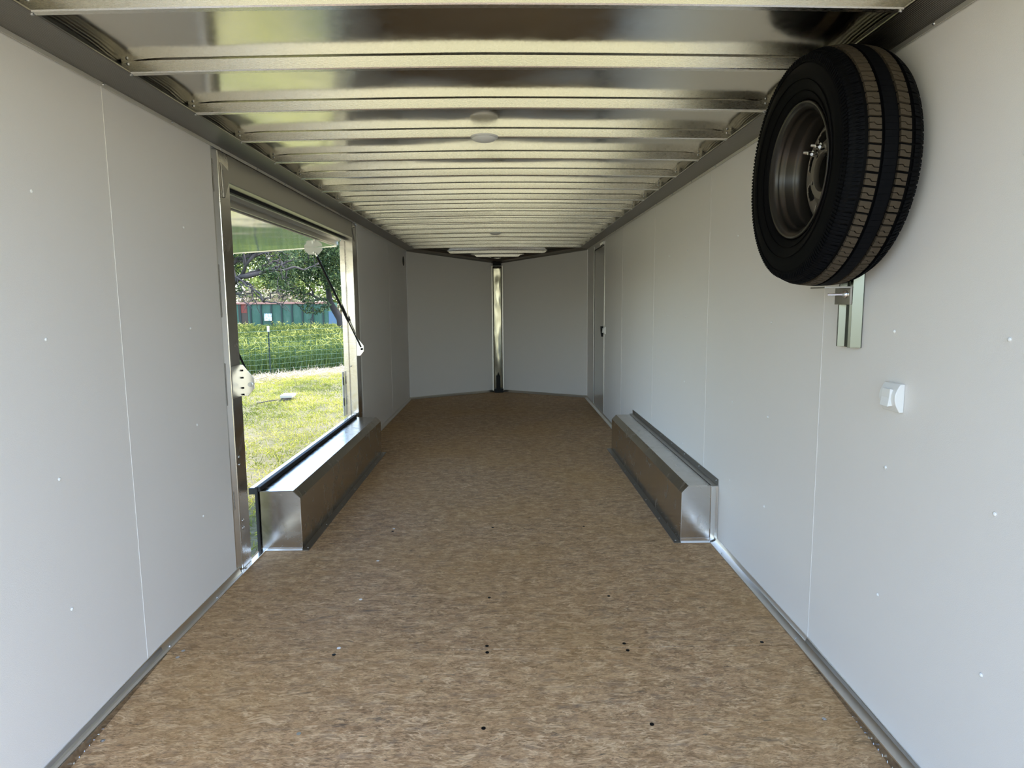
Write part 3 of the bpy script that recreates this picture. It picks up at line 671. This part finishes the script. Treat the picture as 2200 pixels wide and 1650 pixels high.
bm = bmesh.new(); dome(bm, (XR-.042, 1.92, 1.212), .012, .010, (-1, 0, 0), 12, 4); obj('nut', bm, M['chrome'], bk, smooth='all')
# clamp hardware inside the hub
hb = obj('clamp_arm', B((RX+.086, XR-.016, 1.913, 1.971, TZ+.0515, TZ+.0625)), M['box'], tm)
bm = bmesh.new()
for dy, dz_ in ((.034, .058), (-.012, .068)):
    p = Vector((RX+.074, TY+dy, TZ+dz_)); cyl(bm, p+Vector((.03, 0, 0)), p-Vector((.026, 0, 0)), .0042, 10)
    cyl(bm, p, p-Vector((.012, 0, 0)), .010, 6)
    for s_ in (-1, 1): tube(bm, [p-Vector((.006, 0, 0)), p+Vector((-.014, s_*.016, s_*.005)), p+Vector((-.026, s_*.026, s_*.008))], [.005, .0055, .0045], 8)
obj('wing_nut', bm, M['chrome'], tm, smooth=True)

# ---------------------------------------------------------------- outdoors
G = -.55
def gz(x, y): return G+.02*noise.noise(Vector((x*.3, y*.3, 0)))+ (max(0, y-17)*.004)
bm = bmesh.new(); rows = []
xs = np.linspace(-90, 90, 91); ysn = np.concatenate([np.linspace(-80, 0, 20), np.linspace(2, 120, 60)])
for y in ysn: rows.append([bm.verts.new((x, y, gz(x, y))) for x in xs])
for a, b_ in zip(rows, rows[1:]):
    for i in range(len(xs)-1): bm.faces.new((a[i], a[i+1], b_[i+1], b_[i]))
go = tag(obj('ground', bm, M['lawn'], smooth='all'), kind='structure'); go.data.materials.append(M['lot'])
for p in go.data.polygons: p.material_index = 1 if p.center.y < 1.0 or p.center.x > 3 else 0
def quadcloud(name, P, D, L, Wd, m, parent=None, U=None, tone=None, tip=.15):
    """P base pts, D direction, L length, Wd width, U side dir -> tapered quads with a per-leaf colour value"""
    n = len(P); D = D/np.linalg.norm(D, axis=1)[:, None]
    if U is None:
        U = np.cross(D, np.random.normal(size=(n, 3))); 
    U = U/np.linalg.norm(U, axis=1)[:, None]
    L = np.asarray(L).reshape(-1, 1)*np.ones((n, 1)); Wd = np.asarray(Wd).reshape(-1, 1)*np.ones((n, 1))
    v = np.stack([P-U*Wd/2, P+U*Wd/2, P+D*L+U*Wd*tip, P+D*L-U*Wd*tip], 1).reshape(-1, 3)
    me = bpy.data.meshes.new(name); me.vertices.add(4*n); me.vertices.foreach_set('co', v.astype('f').ravel())
    me.loops.add(4*n); me.loops.foreach_set('vertex_index', np.arange(4*n, dtype='i'))
    me.polygons.add(n); me.polygons.foreach_set('loop_start', np.arange(0, 4*n, 4, dtype='i'))
    me.update(calc_edges=True)
    at = me.attributes.new('tone', 'FLOAT', 'FACE'); at.data.foreach_set('value', (tone if tone is not None else np.random.rand(n)).astype('f'))
    me.materials.append(m); o = bpy.data.objects.new(name, me); C.objects.link(o)
    if parent: o.parent = parent; o.matrix_parent_inverse = Matrix.Translation(-wloc(parent))
    return o
def sector(n, y0, y1, a0=-.62, a1=-.13, pw=1.0):
    y = np.sqrt(np.random.rand(n)**pw*(y1*y1-y0*y0)+y0*y0); r = a0+(a1-a0)*np.random.rand(n); return y*r, y
def npnoise(x, y, s, z=0): return np.array([noise.noise(Vector((a*s, b_*s, z))) for a, b_ in zip(x, y)])
FX0, FY0, FDX, FDY = -5.88, 16.33, .625, .781          # fence line through the post
def beyond(x, y): return (x-FX0)*(-FDY)+(y-FY0)*FDX     # >0 beyond fence
# lawn blades
n = 260000; x, y = sector(n, 2.4, 17.5, -1.5, -.13, pw=1.0); k = (beyond(x, y) < .1) & (x < -1.5); x, y = x[k], y[k]; n = len(x)
r = np.clip(.45+.55*npnoise(x, y, .55)+.35*npnoise(x, y, 2.6, 5)+.25*np.random.randn(n)*.6, 0, 1)
nearf = np.clip(1-np.abs(beyond(x, y)+.7)/1.3, 0, 1); r = np.clip(r+nearf*.5, 0, 1)
P = np.stack([x, y, np.array([gz(a, b_) for a, b_ in zip(x, y)])-.004], 1); kk = np.random.rand(n) < np.clip(.75+1.0*npnoise(x, y, 2.4, 2), .12, 1); P = P[kk]; r = r[kk]; y = y[kk]; n = len(P)
D = np.random.normal(size=(n, 3))*[.9, .9, .3]+[0, 0, .75]
tag(quadcloud('lawn_grass', P, D, .035+.04*np.random.rand(n), .006+.003*y/10, M['blade'], tone=r), 'short yellow-green mown grass outside the open side door', 'grass', kind='stuff')
# straw along the fence foot
n = 16000; u = np.random.uniform(-12, 7, n); d = np.random.normal(-.45, .33, n); x = FX0+FDX*u-(-FDY)*0+FDY*-d*-1*-1; 
x = FX0+FDX*u+(-FDY)*d; y = FY0+FDY*u+FDX*d
P = np.stack([x, y, np.full(n, G-.0)+np.random.rand(n)*.04], 1); D = np.random.normal(size=(n, 3))*[1, 1, .25]+[0, 0, .15]
tag(quadcloud('dry_straw', P, D, .10+.12*np.random.rand(n), .012, M['straw']), 'pale dead straw lying along the foot of the wire fence', 'straw', kind='stuff')
# tall grass
n = 110000; x, y = sector(n, 13, 41, -1.0, -.13, pw=1.6); k = beyond(x, y) > .25; x, y = x[k], y[k]; n = len(x)
hgt = (.62+.30*npnoise(x, y, .5)+.12*npnoise(x, y, 1.9, 3))*(.55+.6*np.random.rand(n)); hgt = np.clip(hgt, .15, 1.3)*np.where(y > 26, .85, 1)
P = np.stack([x, y, np.array([gz(a, b_) for a, b_ in zip(x, y)])-.02], 1); D = np.random.normal(size=(n, 3))*[.28, .28, .1]+[0, 0, 1]
Us = np.stack([np.ones(n), np.random.normal(size=n)*.6, np.zeros(n)], 1)
tag(quadcloud('tall_grass', P, D, hgt, .012+.012*y/20, M['tall'], U=Us, tone=np.clip(.12+.25*npnoise(x, y, .9, 9)+.35*np.random.rand(n), 0, 1)), 'tall uncut bright green grass beyond the wire fence', 'grass', kind='stuff')  # stems keep to the darker colours, standing in for shade low down
# top leaves of the tall grass, coloured brighter with height to stand for sunlight
n2 = 130000; ii = np.random.randint(0, n, n2); Dn = D/np.linalg.norm(D, axis=1)[:, None]; f = 1-.55*np.random.rand(n2)**2
P2 = P[ii]+Dn[ii]*(hgt[ii]*f)[:, None]
o = quadcloud('tall_grass_leaves', P2, np.random.normal(size=(n2, 3))*[1, 1, .6]+[0, 0, .5], .10+.1*np.random.rand(n2), .012+.012*P2[:, 1]/20, M['tall'], tone=np.clip(.05+.30*np.random.rand(n2)+.75*np.clip((P2[:, 2]-G-.38)/.35, 0, 1), 0, 1))
tag(o, 'leafy tips of the uncut grass beyond the wire fence, coloured as if sunlit', 'grass', kind='stuff')
# fence
fp = thing('fence_post', (FX0, FY0, G), 'dark green steel fence post with white top behind the lawn', 'fence post')
bm = bmesh.new(); box(bm, FX0-.018, FX0+.018, FY0-.003, FY0+.003, G, .56); box(bm, FX0-.003, FX0+.003, FY0-.003, FY0+.03, G, .56); obj('shaft', bm, M['post'], fp)
bm = bmesh.new(); box(bm, FX0-.026, FX0+.026, FY0-.008, FY0+.008, .56, .70); box(bm, FX0-.004, FX0+.004, FY0-.003, FY0+.032, .56, .70); obj('white_top', bm, M['postcap'], fp)
fw = thing('wire_fence', (FX0, FY0-.02, G), 'thin galvanised wire mesh fence in front of the tall grass', 'fence')
bm = bmesh.new()
def FP(u, z, d=-.02): return (FX0+FDX*u-FDY*d, FY0+FDY*u+FDX*d, z)
U0, U1 = -14, 9
for z in [G+.03+.135*i for i in range(8)]:
    pts = [FP(u, z+.012*math.sin(u*2.1+z*9)) for u in np.linspace(U0, U1, 40)]; tube(bm, pts, .0022, 4)
u = U0
while u < U1: tube(bm, [FP(u, G+.03), FP(u+.01, G+.5), FP(u, G+.03+.135*7)], .0018, 4); u += .16
obj('woven_mesh', bm, M['wire'], fw)
bm = bmesh.new(); tube(bm, [FP(u, .575+.01*math.sin(u)) for u in np.linspace(U0, U1, 30)], .004, 5); obj('top_strand', bm, M['wire'], fw)
# blocks on the lawn
cb = thing('concrete_block', (-4.04, 11.95, G), 'two flat concrete blocks stacked crookedly on the lawn, the lower coloured dark as shade', 'concrete block')
def rbox(bm, c, sx, sy, sz, rot):
    bm2 = bmesh.new(); box(bm2, -sx/2, sx/2, -sy/2, sy/2, 0, sz); bm2.transform(Matrix.Translation(c) @ Matrix.Rotation(rot, 4, 'Z'))
    me = bpy.data.meshes.new('tmp'); bm2.to_mesh(me); bm2.free(); bm.from_mesh(me); bpy.data.meshes.remove(me)
bm = bmesh.new(); rbox(bm, (-4.05, 11.98, G-.01), .15, .30, .075, .45); obj('shade_toned_slab', bm, M['bark'], cb, bevel=.006)  # dark bark colour paints the shaded front of the stack onto this slab
bm = bmesh.new(); rbox(bm, (-4.02, 12.0, G+.067), .22, .34, .05, .10); obj('upper_slab', bm, M['stone'], cb, bevel=.006)
st = thing('tree_stick', (-4.25, 11.7, G), 'short brown stick on the lawn beside the concrete blocks', 'stick')
bm = bmesh.new(); tube(bm, [(-4.42, 11.5, G+.02), (-4.3, 11.6, G+.035), (-4.12, 11.72, G+.05)], [.014, .012, .008], 7); obj('branch', bm, M['bark'], st)
# container
cy = 44.0
ct = thing('waste_container', (-16, cy, G), 'long green ribbed steel waste container under the trees beyond the grass', 'container')
xr_, xl_, zt_ = -11.75, -22.5, 1.40
obj('side_wall', B((xl_, xr_, cy, cy+2.3, G-.1, zt_)), M['green'], ct)
obj('top_rail', B((xl_-.05, xr_+.05, cy-.10, cy+.03, zt_-.08, zt_+.05)), M['toprail'], ct, bevel=.01)
for i, xx in enumerate(np.arange(xr_-.35, xl_, -.69)):
    obj('rib', B((xx-.045, xx+.045, cy-.085, cy-.001, G-.1, zt_-.08)), M['darkgreen'], ct)
obj('brown_panel', B((-17.75, -17.15, cy-.02, cy-.002, G, zt_-.08)), mat('rust_brown_paint', (.07, .055, .04), .8), ct)
obj('red_patch', B((-17.6, -17.2, cy-.03, cy-.021, .75, zt_-.08)), M['rust'], ct)
obj('blue_end', B((xr_+.001, xr_+.02, cy-.02, cy+2.3, G-.1, zt_-.6), (xr_-.22, xr_-.02, cy-.03, cy-.002, G-.1, .0)), M['blue'], ct)
obj('sign_board', B((-16.02, -15.52, cy-.13, cy-.11, .22, .70)), M['sign'], ct)
bx = thing('dark_bin', (-17.5, 42.5, G), 'small dark bin standing before the left end of the green container', 'bin')
obj('body', B((-17.6, -17.15, 42.3, 42.7, G, .05)), M['black'], bx, bevel=.02); obj('lid', B((-17.63, -17.12, 42.27, 42.73, .05, .09)), M['stone'], bx)
# trees
def foliage(name, blobs, nleaf, size, m, parent, jit=.35):
    wts = np.array([b_[3]*b_[4]*b_[5] for b_ in blobs]); wts = wts/wts.sum(); P = []
    for b_, w_ in zip(blobs, wts):
        k = max(10, int(nleaf*w_)); v = np.random.normal(size=(k, 3)); v /= np.linalg.norm(v, axis=1)[:, None]
        rad = (.35+.75*np.random.rand(k))**.6
        # clumps
        P.append(np.array(b_[:3])+v*rad[:, None]*np.array(b_[3:6]))
    P = np.concatenate(P); q = P*1.0; k = np.array([noise.noise(Vector(p*1.1)) for p in P]) > -.12
    P = P[k]; n = len(P); D = np.random.normal(size=(n, 3)); s = size*(.6+.8*np.random.rand(n))
    return quadcloud(name, P, D, s, s*.55, m, parent, tip=.35)
def branchy(parent, segs, name='branches'):
    bm = bmesh.new()
    for p0, p1, r0, depth in segs:
        grow(bm, Vector(p0), Vector(p1), r0, depth)
    return obj(name, bm, M['bark'], parent, smooth='all')
def grow(bm, p0, p1, r, depth):
    L = (p1-p0).length; pts = []; m_ = 5
    for i in range(m_+1):
        f = i/m_; q = p0.lerp(p1, f)+Vector([random.uniform(-1, 1)*L*.07*(0 if i in (0,) else 1) for _ in range(3)]); pts.append(q)
    tube(bm, pts, [r*(1-.45*i/m_) for i in range(m_+1)], 6)
    if depth <= 0: return
    for k in range(3 if depth > 1 else 4):
        q = pts[random.randint(2, m_)]; d = (p1-p0).normalized()+Vector([random.uniform(-.9, .9) for _ in range(3)]); d.normalize()
        grow(bm, q, q+d*L*random.uniform(.45, .7), r*.5, depth-1)
tA = thing('oak_tree', (-13.6, 29, G), 'dark gnarled oak whose bare branches reach in behind the raised door, left', 'tree')
bm = bmesh.new(); tube(bm, [(-13.6, 29, G-.1), (-13.5, 29, .6), (-13.2, 29.1, 1.9), (-13.0, 29.0, 3.2)], [.45, .36, .33, .28], 12); obj('trunk', bm, M['bark'], tA, smooth='all')
branchy(tA, [((-13.2, 29.1, 1.9), (-10.4, 28.5, 2.6), .16, 3), ((-13.0, 29, 2.6), (-10.6, 29.5, 3.6), .16, 3), ((-13.1, 29, 3.2), (-11.5, 28, 4.6), .14, 2), ((-11.6, 28.8, 2.4), (-10.2, 28.2, 1.5), .07, 2), ((-12.4, 29, 2.2), (-11.4, 28.4, 1.6), .05, 2), ((-11.9, 28.8, 3.0), (-10.9, 28.2, 1.9), .06, 2)])
foliage('foliage', [(-13.2, 30, 2.6, 1.3, 1.4, 1.0), (-11.9, 30.0, 3.9, 1.7, 1.6, .9), (-10.4, 30, 3.2, 1.1, 1.5, .8), (-12.4, 29.4, 1.9, .7, .8, .45), (-9.9, 29, 2.5, .8, .9, .6), (-13.5, 29, 4.6, 2.5, 2.4, 1.2)], 26000, .10, M['oak'], tA)
tB = thing('leafy_tree', (-8.55, 34, G), 'leafy green tree drooping over the right end of the green container', 'tree')
bm = bmesh.new(); tube(bm, [(-8.35, 34, G-.1), (-8.5, 34, .5), (-9.0, 34, 1.4), (-9.1, 34, 3.0)], [.24, .19, .16, .1], 10); tube(bm, [(-7.9, 34.5, G-.1), (-7.95, 34.5, 1.0), (-7.6, 34.5, 2.6)], [.16, .13, .1], 9); obj('trunk', bm, M['bark'], tB, smooth='all')
branchy(tB, [((-9.0, 34, 1.4), (-10.4, 33, 2.0), .09, 3), ((-9.1, 34, 2.2), (-9.8, 33, 3.6), .09, 3), ((-8.9, 34, 1.2), (-9.9, 33.2, .8), .05, 2)])
foliage('foliage', [(-9.7, 33, 3.6, 1.5, 1.4, 1.2), (-10.2, 32.6, 2.3, 1.1, 1.0, .75), (-8.3, 33, 3.2, 1.3, 1.5, 1.3), (-9.3, 32.4, 1.25, .75, .6, .5), (-10.9, 33, 3.0, .9, 1, .7), (-7.6, 33, 2.0, .9, 1.2, .9), (-7.2, 34, 4, 2.4, 2, 1.6)], 30000, .10, M['oak'], tB)
tC = thing('far_tree', (-19, 56, G), 'sunlit yellow-green tree far behind the green container, left', 'tree', 'distant trees behind the container')
bm = bmesh.new(); tube(bm, [(-19, 56, G-.3), (-19, 56, 3)], [.3, .2], 8); obj('trunk', bm, M['bark'], tC)
foliage('foliage', [(-19, 56, 2.6, 3.2, 2, 1.6), (-21, 58, 5.0, 3, 2, 2.4), (-16.8, 57, 6.2, 4, 2.4, 2.2)], 9000, .26, M['olive'], tC)
tD = thing('far_tree', (-13, 54, G), 'sunlit yellow-green tree far behind the container, right of its middle', 'tree', 'distant trees behind the container')
bm = bmesh.new(); tube(bm, [(-13, 54, G-.3), (-13, 54, 3)], [.3, .2], 8); obj('trunk', bm, M['bark'], tD)
foliage('foliage', [(-13.2, 55, 2.9, 2.4, 2, 2.0), (-10.6, 55, 2.0, 2.2, 2, 2.2), (-15.5, 56, 6.5, 3, 2, 2.2), (-11, 56, 6.5, 4, 2, 2.6)], 9000, .26, M['olive'], tD)
hd = foliage('brush_bank', [(-18.5, 50, .8, 5.5, 1.4, 1.7), (-11.5, 51, .3, 3, 1.4, 1.3), (-26, 52, .8, 5, 1.6, 2.4), (-5, 54, .3, 5, 1.6, 1.6)], 14000, .22, M['brush'], None)
tag(hd, 'brownish dry brush rising just behind the green container', 'brush', kind='stuff')
bd = foliage('tree_belt', [(-30+i*6.5, 62+2*(i % 2), 4+1.2*math.sin(i*2.2), 4.5, 2.0, 5.5) for i in range(-6, 9)], 40000, .42, M['oak'], None)
tag(bd, 'dark distant belt of woodland closing the view behind everything', 'trees', kind='stuff')
